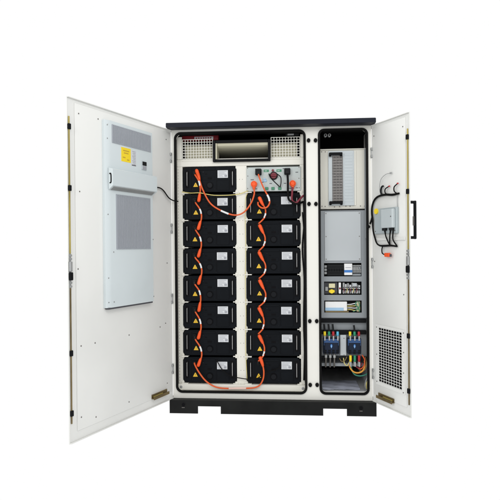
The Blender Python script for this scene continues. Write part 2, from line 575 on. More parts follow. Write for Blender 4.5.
ac = thing('air_conditioner', 'pale blue-grey air conditioner with two grey grilles bolted inside the wide door', 'air conditioner', LD, (66, 0, 93.5))
b = MB()
extrude_z(b, [(98.0, .05), (98.0, 2.5), (97.6, 2.9), (92.6, 4.2), (36.2, 4.2), (35.2, 3.4), (35.2, .05)], 93.6, 247.0)
for u, z in ((97, 243), (97, 232), (97, 170), (97, 118), (97, 98), (94.5, 243.6), (94, 98), (36, 200), (36, 98), (36.2, 150), (90, 139.2), (90, 98)):
    screw(b, min(u, 95.5), z, 4.2 if u < 92 else 3.4, 1)
b.build('housing', ['ac', 'steel'], ac)
MB().box(37.0, 96.6, .3, 4.1, 92.2, 93.7, 0, .3).build('bottom_strip', 'darkprint', ac)  # dark bar along the housing's lower edge
def grille(ua, ub, za, zb_, n):
    g = MB().box(ua, ub, 4.2, 4.35, za, zb_, 1)
    for i in range(n):
        u = ua + (ub - ua) * (i + .5) / n
        g.box(u - .42, u + .42, 4.35, 4.85, za + .2, zb_ - .2, 0)
    g.box(ua, ub, 4.35, 4.7, za, za + .4, 0).box(ua, ub, 4.35, 4.7, zb_ - .4, zb_, 0)
    g.build('grille', ['acgrille', 'print'], ac)
grille(38.6, 91.0, 229.2, 244.2, 32)
grille(40.0, 86.6, 141.4, 187.1, 29)
b = MB()                                                    # slanting hood
prof = [(4.2, 208.2), (8.2, 207.2), (8.8, 206.6), (8.8, 193.4), (8.4, 193.2), (4.2, 190.2)]
va = [b.bm.verts.new((35.6, w, z)) for w, z in prof]
vb = [b.bm.verts.new((95.4, w, z)) for w, z in prof]
fs = [b.bm.faces.new(va), b.bm.faces.new(vb[::-1])]
for i in range(len(prof)):
    j = (i + 1) % len(prof)
    fs.append(b.bm.faces.new((va[j], va[i], vb[i], vb[j])))
bmesh.ops.recalc_face_normals(b.bm, faces=fs)
b.tube([(95.42, 5.4, 203.2), (95.5, 6.8, 202.6), (95.5, 6.9, 196.4), (95.42, 5.6, 195.6)], .55, 1, 6)
hood = b.build('hood', ['ac', 'rubber'], ac)
b = MB()                                                    # grey slats added to darken the hood's slanting underside like shade
for k in range(6):
    w = 4.7 + .62 * k
    z = 190.2 + (w - 4.2) * .714
    b.box(38, 93.4, w - .22, w + .22, z - .45, z + .1, 0)
b.build('shade_slats', 'device', hood)
b = MB().box(66.9, 79.4, 4.2, 4.28, 215.6, 227.6, 0)
for z, ua, ub in ((225, 69, 77), (223, 70, 76), (219.2, 74, 77.6), (217.6, 69, 72)):
    b.box(ua, ub, 4.28, 4.31, z - .5, z + .5, 1)
b.build('caution_sticker', ['sticker', 'stickerprint'], ac)
b = MB().box(59.6, 66.2, 4.2, 4.26, 213.4, 227.0, 0)
for k in range(9):
    z = 226 - k * 1.35
    b.box(60.4, 65.0 - (k * 7 % 3) * .7, 4.26, 4.29, z - .3, z + .2, 1)
b.box(60.0, 65.6, 4.26, 4.30, 211.5 + 2.2, 211.9 + 2.6, 2)
b.build('rating_label', ['label', 'print', 'darkprint'], ac)
MB().box(45.6, 52.2, 4.2, 5.0, 211.8, 219.4, 0, .3).box(45.9, 51.9, 5.0, 5.08, 215.6, 219.1, 1).box(46.2, 51.6, 5.0, 5.12, 212.2, 215.0, 2).build('display', ['bluegrey', 'deviceblack', 'print'], ac)
solo(MB().tube([(36, 3.2, 198.0), (29, 2.2, 198.4), (21.5, 1.6, 198.6), (15.5, 1.6, 196.5), (8, 2.4, 190.2), (1.5, 4.0, 187.8), (-2.0, 6.5, 187.4)], .6),
     'power_cable', 'rubber', 'black cord from the air conditioner hood across the wide door into the battery bay', 'cable', LD, (36, 3.2, 198))

# ------------------------------------------------------------------ battery modules
MW, MH = 53.1, 25.0
ORD = ['first', 'second', 'third', 'fourth', 'fifth', 'sixth', 'seventh', 'eighth']
PITCH = 26.9
def mz(i):
    return 221.9 - MH - PITCH * i                            # underside of row i

def make_module():
    t = thing('battery_module', 'module', 'battery module', CAB, (0, 0, 0), 'battery modules in the rack')
    c = 2.6
    b = MB()
    b.prism([(c, 0), (0, c), (0, MH - c), (c, MH), (MW - c, MH), (MW, MH - c), (MW, c), (MW - c, 0)], 0, 3.0, 0, .35)
    b.box(.9, MW - .9, 3.0, 45, .4, MH - .4, 0)
    b.box(8.2, 8.6, -.06, .1, 2.2, MH - 2.2, 1).box(33.0, 33.35, -.06, .1, 2.2, MH - 2.2, 1).box(46.4, 46.8, -.06, .1, 2.2, MH - 2.2, 1)
    b.box(2.4, 6.2, -.05, .1, 4.4, 21.8, 1).box(47.5, 51.1, -.05, .1, 4.4, 21.8, 1)
    b.box(9.2, 32.4, -.55, .0, 21.6, 23.6, 0, .15)
    b.box(34.0, 45.8, -.35, .0, 1.6, 11.4, 0, .15)
    b.box(22.0, 24.0, -.3, 0, 17.6, 18.2, 1)
    b.box(20.0, 31.4, -.25, .0, 11.8, 15.6, 0, .1).box(24.6, 29.0, -.32, -.25, 12.6, 14.6, 1)
    for sx in (9.6, 31.6, 35.2, 44.6):
        for sz in (2.9, 22.6):
            b.cyl((sx, .05, sz), (sx, -.3, sz), .5, 2, 8)
    b.cyl((20.4, .05, 19.8), (20.4, -.5, 19.8), .9, 2, 10)
    b.build('casing', ['module', 'groove', 'knob'], t)
    for x in (4.3, 49.4):
        h = MB().tube([(x, .1, 6.0), (x, -1.4, 6.6), (x, -1.7, 8.2), (x, -1.7, 18.0), (x, -1.4, 19.6), (x, .1, 20.2)], .4, 0, 8, 4)
        h.build('handle', 'silver', t)
    tri = MB().prism([(10.2, 5.4), (15.0, 5.4), (12.9, 9.4), (12.3, 9.4)], -.12, .02, 0)
    tri.box(12.45, 12.8, -.15, -.1, 6.5, 8.2, 1)
    tri.build('warning_triangle', ['yellow', 'darkprint'], t)
    k = MB().cyl((26.8, .1, 6.6), (26.8, -.7, 6.6), 3.3, 0, 24).cyl((26.8, -.7, 6.6), (26.8, -1.3, 6.6), 2.5, 1, 24)
    k.build('knob', ['groove', 'knob'], t)
    l = MB().box(34.6, 44.8, -.46, -.36, 13.8, 21.2, 0)
    for q, (za, xa, xb) in enumerate(((20.2, 35.6, 43.6), (18.8, 35.6, 41.6), (17.5, 35.6, 43.0), (16.2, 35.6, 39.5), (14.9, 35.6, 40.4))):
        l.box(xa, xb, -.49, -.45, za - .3, za + .15, 1)
    l.box(41.4, 44.0, -.49, -.45, 14.6, 16.8, 1)
    l.box(34.4, 45.0, -.36, 0, 13.6, 21.4, 2)
    l.build('rating_label', ['label', 'print', 'groove'], t)
    for x, z in ((12.0, 19.6), (15.6, 17.6)):
        MB().cyl((x, .1, z), (x, -1.6, z), 1.75, 0, 16).cyl((x, -1.6, z), (x, -2.2, z), 1.2, 1, 14).build('socket', ['deviceblack', 'black'], t)
    return t

proto = make_module()
spots = [(0, i) for i in range(8)] + [(1, i) for i in range(1, 8)]
for n, (c, i) in enumerate(spots):
    o = proto if n == 0 else copy_tree(proto)
    x = (7.35 - .22 * i) if c == 0 else (70.3 - .20 * i)
    o.location = CAB.loc((x, RY - 1.0, mz(i)))
    for ch in o.children:
        if ch.name.split('.')[0] in ('rating_label', 'warning_triangle') and n:
            ch.location = Vector((random.uniform(-.7, .7), 0, random.uniform(-.5, .5))) * U
    if c == 0:
        o['label'] = f'black battery module with yellow triangle, {ORD[i]} from the top of the eight-high stack'
    else:
        o['label'] = f'black battery module with yellow triangle, {ORD[i - 1]} below the grey control box'
# steel runners the modules stand on: little cream tabs show at every module corner
for c in (0, 1):
    for i in range(8):
        x = (7.35 - .22 * i) if c == 0 else (70.3 - .20 * i)
        z = mz(i)
        MB().box(x - 1.2, x + 5.2, RY - 2.3, RY + 30, z - 1.35, z - .45, 0).box(x - 1.8, x + 1.1, RY - .4, RY + 4, z - 2.6, z + 1.0, 0).build('runner', 'rack', cab)
        MB().box(x + MW - 3.2, x + MW + 1.2, RY - .9, RY + 30, z - 1.35, z - .45, 0).box(x + MW - 1.1, x + MW + 1.8, RY - .4, RY + 4, z - 2.6, z + 1.0, 0).build('runner', 'rack', cab)

# ------------------------------------------------------------------ control box on top of the shorter stack
ct = thing('control_box', 'grey high-voltage control box with red rotary switch above the seven-module stack', 'control box', CAB, (70.5, RY, 196.8))
b = MB().box(70.4, 123.6, RY - 1.2, RY + 45, 196.9, 220.6, 0, .35)
for x, z in ((72.2, 218.6), (121.8, 218.6), (72.2, 199), (121.8, 199), (72.4, 211), (121.6, 208)):
    screw(b, x, z, 0, 1)
b.bm.verts.ensure_lookup_table()
b.build('casing', ['ctrl', 'darksteel'], ct)
FY = RY - 1.2
for x in (82.4, 110.5):
    MB().box(x - 3, x + 3, FY - 4.2, FY + .1, 212.4, 218.6, 0, .6).box(x - 2, x + 2, FY - 5.2, FY - 4.2, 213, 216.6, 0, .4).build('black_connector', 'deviceblack', ct)
b = MB().cyl((97.2, FY, 211.8), (97.2, FY - 1.2, 211.8), 4.0, 0, 24).cyl((97.2, FY - 1.2, 211.8), (97.2, FY - 2.4, 211.8), 2.9, 1, 24)
b.box(94.2, 100.4, FY - 4.0, FY - 2.4, 210.9, 212.8, 1, .5)
b.build('rotary_switch', ['deviceblack', 'switchred'], ct)
for x in (90.0, 102.4):
    MB().box(x - 2.5, x + 2.5, FY - .1, FY, 215.6, 218.0, 0).box(x - 1.6, x + .6, FY - .14, FY - .1, 216.5, 217.0, 1).build('name_tag', ['labelgreen', 'label'], ct)
for x in (90.3, 96.4, 103.0):
    MB().box(x - 1.6, x + 1.6, FY - 1.0, FY, 198.0, 200.8, 0, .3).build('terminal', 'labelgreen', ct)
MB().cyl((96.4, FY, 217.0), (96.4, FY - 1.2, 217.0), 1.15, 0, 14).build('indicator_lamp', 'switchred', ct)
MB().box(86.6, 90.4, FY - .9, FY, 206.0, 208.2, 0, .3).box(87.0, 89.4, FY - 1.1, FY - .9, 208.2, 209.4, 0).build('data_port', 'sky', ct)
b = MB()
for x, z, l in ((74.5, 208.0, 3.2), (79, 218.4, 2), (84.6, 205.4, 2.6), (107, 204, 2.4), (106, 218.2, 2), (118.4, 214.6, 2.6), (93, 204, 2.4), (78, 199, 3), (112, 199, 2.6), (118.5, 199.4, 2.2)):
    b.box(x, x + l, FY - .05, FY + .01, z, z + .7, 0)
b.build('panel_print', 'darkprint', ct)
for x in (77.9, 115.6):
    b = MB().cyl((x, FY, 203.8), (x, FY - 3.6, 203.8), 3.2, 0, 20, 3.0).cyl((x, FY - 3.6, 203.8), (x, FY - 4.4, 203.8), 2.6, 0, 20, 1.8)
    b.cyl((x, FY - 2.2, 203.8), (x, FY - 2.2, 198.6), 1.7, 0, 14, 1.3)
    solo(b, 'power_plug', 'orangeplug', 'round orange plug on the control box holding the ' + ('long looping orange cable' if x < 90 else 'dark red cable'), 'plug', CAB, (x, FY, 203.8), 'orange plugs on the control box')
b = MB().tube([(92.6, FY - 1.0, 213.8), (94, FY - 4.2, 210), (97.4, FY - 4.6, 206), (100.6, FY - 3.2, 203), (102.6, FY - 1.6, 201.0)], .5, 0, 6)
b.tube([(101, FY - 2.0, 213), (104, FY - 3.4, 210), (104.4, FY - 3.0, 205), (103.4, FY - 1.2, 200.6)], .5, 0, 6)
solo(b, 'signal_lead', 'rubber', 'thin black leads hanging round the red rotary switch', 'cable', CAB, (97, FY, 201))

# ------------------------------------------------------------------ orange power cables
CY = RY - 1.0 - 2.4
def strand(pts, y=CY):
    return [(p[0], p[2] if len(p) > 2 else y, p[1]) for p in pts]

def jumper(kind, rnd):
    """one short cable from the socket of one module to the socket of the module below; origin at the upper module's corner"""
    t = thing('jumper_cable', 'jumper', 'cable', CAB, (0, 0, 0), 'short orange cables between neighbouring modules')
    y = -3.2
    if kind == 0:
        pts = [(11.6, -1.8, 19.4), (12.2, -2.6, 17.4), (13.6, y, 15.2), (16.9, y - .6, 10.6), (18.6, y - .8, 5.0), (18.6, y - .6, .6), (17.7, y, -2.6)]
        plug = [(17.9, y, -1.4), (17.2, y, -4.0), (16.2, y, -8.2), (15.6, y + .8, -9.2)]
        band = [(17.0, y - .6, 10.4), (17.9, y - .75, 8.2), (18.4, y - .8, 5.8)]
        pr = [1.0, 1.5, 1.75, 1.45]
        boot = [(12.0, -1.6, 19.6), (11.8, -2.6, 18.6), (12.3, -2.8, 17.0)]
    else:
        pts = [(16.6, y, 13.4), (17.9, y - .5, 10.4), (18.5, y - .8, 6.8), (17.6, y - .8, 1.2), (15.0, y - .3, -2.2), (11.6, -2.4, -5.4), (11.3, -1.4, -6.4)]
        plug = [(13.0, y + .8, 20.6), (13.8, y, 19.4), (15.6, y, 15.4), (17.0, y, 12.4)]
        band = [(18.3, y - .8, 4.6), (17.9, y - .8, 2.6), (17.0, y - .75, .3)]
        pr = [1.5, 1.85, 1.6, 1.0]
        boot = [(12.2, -1.2, -7.2), (11.5, -2.2, -6.4), (12.3, -2.7, -5.0)]
    sway, sag, out = rnd
    def bend(P):
        return [(px + sway * max(0.0, 1 - ((pz - 4) / 10) ** 2), py - out * max(0.0, 1 - ((pz - 4) / 12) ** 2), pz - sag * max(0.0, 1 - ((pz - 4) / 12) ** 2)) for px, py, pz in P]
    pts, plug, band, boot = bend(pts), bend(plug), bend(band), bend(boot)
    MB().tube(pts, .74, 0, 8, 7).build('lead', 'orange', t)
    MB().tube(plug, pr, 0, 12, 5).build('plug', 'orangeplug', t)
    MB().tube(band, .84, 0, 8, 5).build('sleeve', 'white', t)
    MB().tube(boot, 1.35, 0, 10, 4).build('boot', 'deviceblack', t)
    return t

for c in (0, 1):
    rows = range(0, 7) if c == 0 else range(1, 7)
    for n, i in enumerate(rows):
        o = jumper(c, (random.uniform(-.9, .9), random.uniform(-.8, .8), random.uniform(-.3, .9)))
        x = (7.35 - .22 * i) if c == 0 else (70.3 - .20 * i)
        o.location = CAB.loc((x + random.uniform(-.25, .25), RY - 1.0, mz(i) + random.uniform(-.3, .3)))
        o.rotation_euler = (0, random.uniform(-.03, .03), 0)
        if c == 0:
            o['label'] = f'short orange cable joining the {ORD[i]} and {ORD[i + 1]} modules of the eight-high stack'
        else:
            o['label'] = f'short orange cable joining the {ORD[i - 1]} and {ORD[i]} modules below the control box'

t = thing('power_cable', 'long orange cable drooping between the top battery module and the control box', 'cable', CAB, (50, CY, 175))
MB().tube(strand([(22.0, 217.2, 4.6), (23.4, 212), (27.9, 198.7, 3), (36.0, 184.6, 3), (49.5, 176.4, 3), (60, 173.6, 3.5), (68, 176.4, 4), (74.6, 184.3, 3.6), (78.2, 193.5, 3.4), (77.9, 200.0, 4.6)]), .76).build('lead', 'orange', t)
MB().tube(strand([(21.4, 218.4, 5.6), (22.0, 217.0, 4.4), (23.4, 212.5), (24.6, 208.6, 4.2)]), [1.4, 1.85, 1.6, 1.0], 0, 12).build('plug', 'orangeplug', t)
MB().tube(strand([(45.6, 178.1, 2.95), (49.5, 176.35, 2.95), (53.0, 174.9, 3.1)]), .93).build('sleeve', 'white', t)

t = thing('power_cable', 'orange cable looping from the control box black connector to the module beneath', 'cable', CAB, (88, CY, 185))
MB().tube(strand([(82.6, 213, 3.2), (83.2, 210.4, 2.8), (86.0, 203, 2.4), (89.2, 196, 2), (92.4, 190.2, 1.8), (93.2, 185.0, 1.8), (90.6, 180.8, 1.8), (85.8, 180.2, 2.2), (82.2, 183.0, 3.4), (81.8, 186.0, 5)]), .76).build('lead', 'orange', t)
MB().tube(strand([(91.0, 192.8, 1.8), (92.5, 189.6, 1.8), (93.1, 186.6, 1.8)]), .93).build('sleeve', 'white', t)

t = thing('power_cable', 'orange cable with pale painted highlight sagging along the sill under both stacks', 'cable', CAB, (50, 3, 4))
MB().tube(strand([(17.6, 28.4, 6), (18.7, 26.0, 4.6), (22.5, 19.6, 4), (28, 12.6, 3.4), (34, 8.0, 3), (41, 5.2, 2.8), (50, 4.4, 2.8), (60, 4.6, 2.8), (70, 4.8, 2.8), (77.6, 5.6, 2.8), (82.5, 8.2, 3.2), (85.6, 14, 3.6), (86.3, 20.8, 3.6), (85.4, 27, 4)]), .76).build('lead', 'orange', t)
MB().tube(strand([(82.4, 34.6, 5.2), (83.2, 33.4, 4.4), (84.6, 29.6, 4), (85.6, 26.0, 4)]), [1.5, 1.85, 1.6, 1.0], 0, 12).build('plug', 'orangeplug', t)
MB().tube(strand([(52, 4.4, 2.75), (58, 4.55, 2.75), (64, 4.7, 2.75), (69, 4.75, 2.75)]), .96).build('sleeve', 'cableglare', t)  # pale stretch painted over the orange as glare

solo(MB().tube(strand([(115.3, 200, 4), (115.0, 194, 3.4), (114.6, 188.8, 3.6), (116.2, 185.6, 4), (119.4, 185.2, 4.4), (122.4, 188.4, 5), (125.6, 191.6, 6.4), (128.0, 192.6, 9)]), .95), 'power_cable', 'crimson',
     'dark red cable curling from the control box to the bay side wall', 'cable', CAB, (115, 4, 188))
solo(MB().tube(strand([(110.6, 213, 3.4), (111.0, 206, 2.6), (111.0, 196, 2.6), (111.6, 188.6, 3), (114.8, 185.6, 3.2), (118.6, 184.0, 4), (122.2, 184.6, 6), (126.0, 186.4, 10)]), 1.05), 'power_cable', 'rubber',
     'thick black cable dropping straight from the control box connector', 'cable', CAB, (111, 3, 188))
solo(MB().tube(strand([(6.4, 197.4, 6.4), (15, 196.0, 5.4), (24.8, 195.8, 3.2), (33, 194.2, 4.2), (39.6, 193.3, 4.4), (50, 193.2, 4.8), (59.3, 193.8, 6), (66, 195.2, 7), (72.1, 197.6, 6.4)]), .42, 0, 6), 'earth_wire', 'wireyellow',
     'thin yellow-green wire running level below the top module to the control box', 'wire', CAB, (39, 5, 194))
solo(MB().tube(strand([(39.6, 31.4, 6.6), (41.6, 28, 5.6), (45, 22.8, 5), (50, 18.2, 5), (54.9, 15.6, 5), (62, 14.0, 6), (69.6, 13.0, 5.8), (77.5, 13.0, 5), (82.2, 15.8, 3.4), (90, 20.6, 4.2), (97, 22.6, 4.2), (101.6, 25.2, 5.6), (102.6, 28.6, 6.2)]), .52, 0, 6), 'data_wire', 'rubber',
     'thin black wire linking the lowest modules of both stacks', 'wire', CAB, (70, 5, 14))
b = MB()
b.tube(strand([(126.0, 186, 8), (126.4, 165, 7.6), (124.6, 140, 7.4), (126.2, 110, 7.6), (125.4, 70, 7.6), (126.0, 40, 7.6), (125.2, 12, 7.8)]), .8, 0, 7)
b.tube(strand([(124.8, 176, 7.6), (126.6, 150, 7.2), (126.8, 120, 7.2), (126.4, 60, 7.4), (126.6, 10, 7.6)]), .6, 0, 7)
solo(b, 'cable_run', 'rubber', 'black cables running down the battery bay wall beside the shorter stack', 'cable', CAB, (126, 8, 12))

b = MB().box(5.4, 42.0, 14.4, 21, 249.4, 256.0, 0, .4).box(18.0, 37.0, 14.2, 14.4, 250.0, 253.0, 1)
for k in range(7):
    b.box(19.2 + 2.4 * k, 20.8 + 2.4 * k, 14.14, 14.2, 251.0, 252.2, 2)
solo(b, 'fire_suppressor', ['red', 'label', 'red'], 'dark red box with white label strip above the mesh guard', 'fire suppressor', CAB, (23, 15, 249))

# ------------------------------------------------------------------ electric bay
EY = 10.0
b = MB()
b.box(139.4, 188.0, EY, EY + 1, 178.6, 236.2, 0).box(139.4, 188.0, EY - 1.2, EY + 3, 236.2, 237.0, 0)
for x, z in ((144, 181.6), (147, 181.4), (156, 180.8), (161, 181), (167, 181.4), (171, 181.2), (181, 181.4), (185, 181.2), (144, 234.6), (147.5, 234.5)):
    screw(b, x, z, EY - .3, 1)
b.build('cream_blanking_panel', ['blank', 'darksteel'], cab)
MB().box(184.9, 187.4, EY - 2, EY, 150, 236.2, 0).build('side_rail', 'panel', cab)
MB().box(139.4, 186.4, EY - 1.6, EY + 3, 177.4, 178.6, 0).build('rubber_strip', 'rubber', cab)
for x in (147.8, 151.6):
    MB().cyl((x, 14, 250.6), (x, 9.4, 250.6), 1.5, 0, 16).cyl((x, 9.4, 250.6), (x, 9.0, 250.6), .8, 1, 12).build('cable_gland', ['device', 'rubber'], cab)

ps = thing('power_converter', 'slim rack power converter with brown fan mesh and black handles, above the black strip', 'power converter', CAB, (150.2, EY, 181.5))
b = MB().box(150.2, 175.0, EY - 1.6, EY, 181.9, 235.0, 0, .2)
b.box(174.6, 176.6, EY - .8, EY, 182, 235, 1)
b.build('faceplate', ['bluegrey', 'rack'], ps)
b = MB().box(154.0, 164.2, EY - 2.0, EY - 1.6, 185.6, 230.2, 1)
for k in range(17):
    z = 186.6 + k * 2.65
    b.box(154.2, 164.0, EY - 2.5, EY - 2.0, z, z + 1.25, 0)
for k in range(4):
    b.box(154.6 + 2.9 * k, 155.1 + 2.9 * k, EY - 2.7, EY - 2.0, 185.8, 230.0, 0)
b.build('fan_grille', ['fanmesh', 'fandark'], ps)
b = MB()
for k in range(16):
    z = 185.5 + k * 3.0
    b.box(165.6, 173.8, EY - 1.78, EY - 1.6, z, z + 2.2, 0, .08)
b.build('louvre_column', 'bluegrey', ps)
for z in (231.2, 184.2):
    MB().box(150.8, 153.0, EY - 4.6, EY - 1.6, z - 1.8, z + 1.8, 0, .4).box(161.4, 163.6, EY - 4.6, EY - 1.6, z - 1.8, z + 1.8, 0, .4).box(150.8, 163.6, EY - 5.6, EY - 4.2, z - .9, z + 1.8, 0, .4).build('handle', 'black', ps)

# grey equipment panel with three windows
W = [(145.6, 181.4, 113.2, 126.2), (145.4, 181.4, 95.2, 108.2), (145.8, 181.0, 78.0, 89.8)]
b = MB()
b.box(139.4, 145.4, EY - 1, EY, 73.0, 177.4, 0).box(181.5, 187.4, EY - 1, EY, 73.0, 177.4, 0)
zs = [177.4] + [v for w in W for v in (w[3], w[2])] + [73.0]
for k in range(0, len(zs), 2):
    b.box(145.4, 181.5, EY - 1, EY, zs[k + 1], zs[k], 0)
b.build('equipment_panel', 'panel', cab)
b = MB().box(146.2, 181.0, EY - 1.7, EY - 1, 128.4, 176.0, 0, .25)
for x in (147.6, 179.6):
    for z in (130, 152, 174.4):
        screw(b, x, z, EY - 1.72 - .1, 1)
b.build('cover_plate', ['panellight', 'darksteel'], cab)
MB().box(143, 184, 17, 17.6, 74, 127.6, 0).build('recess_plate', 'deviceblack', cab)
b = MB().box(141.0, 186.4, 12, 13, 28.6, 73.0, 0)
b.box(139.4, 187.0, 11.0, 12, 25.4, 28.4, 0)
b.build('mounting_plate', 'panel', cab)
for za, zb_ in ((68.2, 71.8), (56.9, 60.9)):
    MB().box(140.6, 185.6, 8.4, 12, za, zb_, 0, .3).build('cable_duct', 'black', cab)

def dev(name, text, cat, org, group=None):
    return thing(name, text, cat, CAB, org, group)
# first window
t = dev('circuit_breaker', 'black breaker block filling the long half of the upper window of the grey panel', 'circuit breaker', (157, 13, 113.5))
b = MB().box(148.6, 164.6, 9.4, 16.8, 114.0, 125.0, 0, .3)
b.box(148.8, 164.4, 8.0, 9.4, 116.8, 122.2, 0, .3)
for k in range(6):
    b.box(149.6 + 2.5 * k, 151.0 + 2.5 * k, 7.4, 8.0, 118.4, 120.6, 1)
b.build('body', ['deviceblack', 'black'], t)
b = MB()
for k in range(3):
    b.box(145.9, 148.4, 10.4, 16, 115.2 + 3.2 * k, 117.6 + 3.2 * k, 0, .3)
b.build('terminal_row', 'device', t)
b = MB().box(164.9, 172.6, 8.4, 16.8, 114.4, 125.6, 0, .3).box(164.9, 172.6, 8.3, 8.42, 117.0, 119.4, 1).box(166.0, 171.4, 8.32, 8.42, 121.4, 122.0, 2)
solo(b, 'smart_relay', ['white', 'blue', 'print'], 'white module with a blue stripe in the upper window of the grey panel', 'relay', CAB, (168, 12, 114))
t = dev('terminal_block', 'grey terminal block beside the white and blue module in the upper window', 'terminal block', (176, 13, 114))
b = MB()
for k in range(6):
    x = 173.0 + 1.4 * k
    b.box(x, x + 1.15, 9.6, 16.8, 116.6, 124.2, 0, .2)
    b.cyl((x + .6, 9.7, 122.6), (x + .6, 9.5, 122.6), .36, 1, 8).cyl((x + .6, 9.7, 118.4), (x + .6, 9.5, 118.4), .36, 1, 8)
b.build('body', ['device', 'deviceblack'], t)
MB().ball((179.9, 9.6, 121.2), 1.2, 0).box(172.8, 181.2, 10.6, 16, 113.6, 115.8, 0, .2).build('end_stop', 'panel', t)
# second window
t = dev('relay_socket', 'dark relay base with cream and yellow relays in the middle window', 'relay', (152, 13, 95.5))
MB().box(145.8, 158.6, 12, 16.8, 95.8, 107.4, 0, .3).build('base', 'darkprint', t)
MB().box(150.0, 156.0, 8.6, 12, 102.0, 106.2, 0, .3).build('cream_relay', 'beige', t)
MB().cyl((152.8, 12, 98.6), (152.8, 9.0, 98.6), 2.0, 0, 20).box(150.0, 155.8, 9.2, 12, 97.2, 100.0, 0, .9, 2).build('yellow_button', 'sticker', t)
MB().box(146.6, 149.2, 10, 12, 99, 103, 0, .2).build('side_terminal', 'device', t)
b = MB().box(159.6, 161.8, 9.4, 16.8, 96.4, 107.2, 0, .3).box(159.9, 161.5, 9.2, 9.4, 100.6, 102.4, 1)
solo(b, 'fuse_carrier', ['white', 'crimson'], 'narrow white fuse carrier standing mid-way in the middle window', 'fuse', CAB, (160.6, 12, 96.4))
t = dev('terminal_block', 'cluttered grey terminal block with small wires in the middle window', 'terminal block', (172, 13, 96))
b = MB()
for k in range(8):
    x = 163.6 + 2.15 * k
    h = (107, 105.6, 106.4, 104.8, 106.8, 106.2, 105.2, 104.4)[k]
    b.box(x, x + 1.7, 10.2 + (k * 3 % 4) * .4, 16.8, 100.6, h, k % 2, .2)
    b.box(x, x + 1.6, 10.8, 16.8, 96.4, 99.4, (k + 1) % 2, .2)
    b.cyl((x + .8, 10.6, 102.4), (x + .8, 9.6, 102.4), .5, 2, 8)
b.box(173, 177, 9.2, 10.2, 103.4, 106.6, 3, .2)
b.build('body', ['device', 'label', 'deviceblack', 'panellight'], t)
b = MB()
for k in range(5):
    x = 164 + 3.1 * k
    b.tube([(x, 10.4, 101.5), (x + .6, 8.8, 100.4), (x + .2, 9.2, 98.4), (x, 10.8, 97.4)], .35, k % 2, 6, 4)
b.build('wire', ['crimson', 'wireyellow'], t)
# third window
t = dev('power_supply', 'long white power supply with pale blue band in the lowest window of the grey panel', 'power supply', (157, 13, 78.5))
b = MB().box(146.4, 167.4, 8.8, 16.8, 79.8, 88.6, 0, .3).box(146.4, 164.0, 8.6, 8.82, 79.9, 82.8, 1).box(164.2, 167.4, 8.4, 8.8, 79.9, 83.2, 0, .2)
b.build('body', ['white', 'sky'], t)
MB().box(146.6, 169, 9.6, 16.8, 78.2, 79.6, 0).build('base', 'brown', t)
t = dev('wire_bundle', 'green and white wires running out of the long white power supply', 'wires', (175, 12, 79))
b = MB()
for k in range(4):
    z = 80.6 + 1.7 * k
    b.tube([(167.4, 11, z), (171, 9.6, z + .3), (174.5, 9.0, z + .5 * k - .4), (177.2, 9.6, 80.4 + 2.2 * k)], .45, (0, 1, 0, 1)[k], 6, 5)
b.tube([(177, 10, 88.6), (175.4, 8.8, 86.0), (178.0, 8.6, 83.0), (179.6, 9.4, 79.2)], .6, 2, 7, 5).tube([(173.4, 10, 79), (176.0, 8.8, 80.6), (179.4, 9.0, 84.0), (178.6, 10, 88.8)], .5, 2, 7, 5)
b.box(176.8, 180.2, 10.4, 16.6, 78.8, 88.6, 3, .3)
b.build('wire', ['wireyellow', 'white', 'labelgreen', 'beige'], t)

# contactors
def contactor(x0, x1, name):
    w = 'four-pole' if x1 - x0 > 14.5 else 'three-pole'
    t = dev(name, f'navy black {w} contactor with small blue emblem under the cable duct', 'contactor', ((x0 + x1) / 2, 12, 38), 'contactors at the bottom of the electric bay')
    b = MB().box(x0, x1, 5.4, 12, 38.4, 53.4, 0, .4).box(x0 + 1.2, x1 - 1.2, 3.6, 5.4, 40.4, 50.6, 0, .5).box(x0 + .5, x1 - .5, 4.7, 5.4, 46.6, 53.0, 1, .2)
    n = 4 if w[0] == 'f' else 3
    for k in range(n):
        xc = x0 + (x1 - x0) * (k + .5) / n
        b.box(xc - 1.0, xc + 1.0, 4.8, 5.4, 51.4, 53.2, 2).box(xc - 1.0, xc + 1.0, 4.8, 5.4, 38.8, 40.2, 2)
        b.box(xc - 1.2, xc + 1.2, 3.3, 3.6, 41.2, 42.6, 2)
    b.build('body', ['contactor', 'deepblue', 'black'], t)
    MB().box(x0 + .6, x1 - .6, 3.2, 4.8, 49.6, 51.0, 0, .3).build('cover_strip', 'deepblue', t)
    xm = (x0 + x1) / 2
    e = MB().prism([(xm - 1.1, 46.4), (xm, 44.0), (xm + 1.1, 46.4), (xm + .5, 48.2), (xm - .5, 48.2)], 3.3, 3.62, 0)
    e.box(xm - .35, xm + .35, 3.2, 3.3, 45.0, 47.2, 1)
    e.build('emblem', ['blue', 'sky'], t)
    return t
contactor(144.0, 159.4, 'contactor')
contactor(167.2, 180.4, 'contactor')

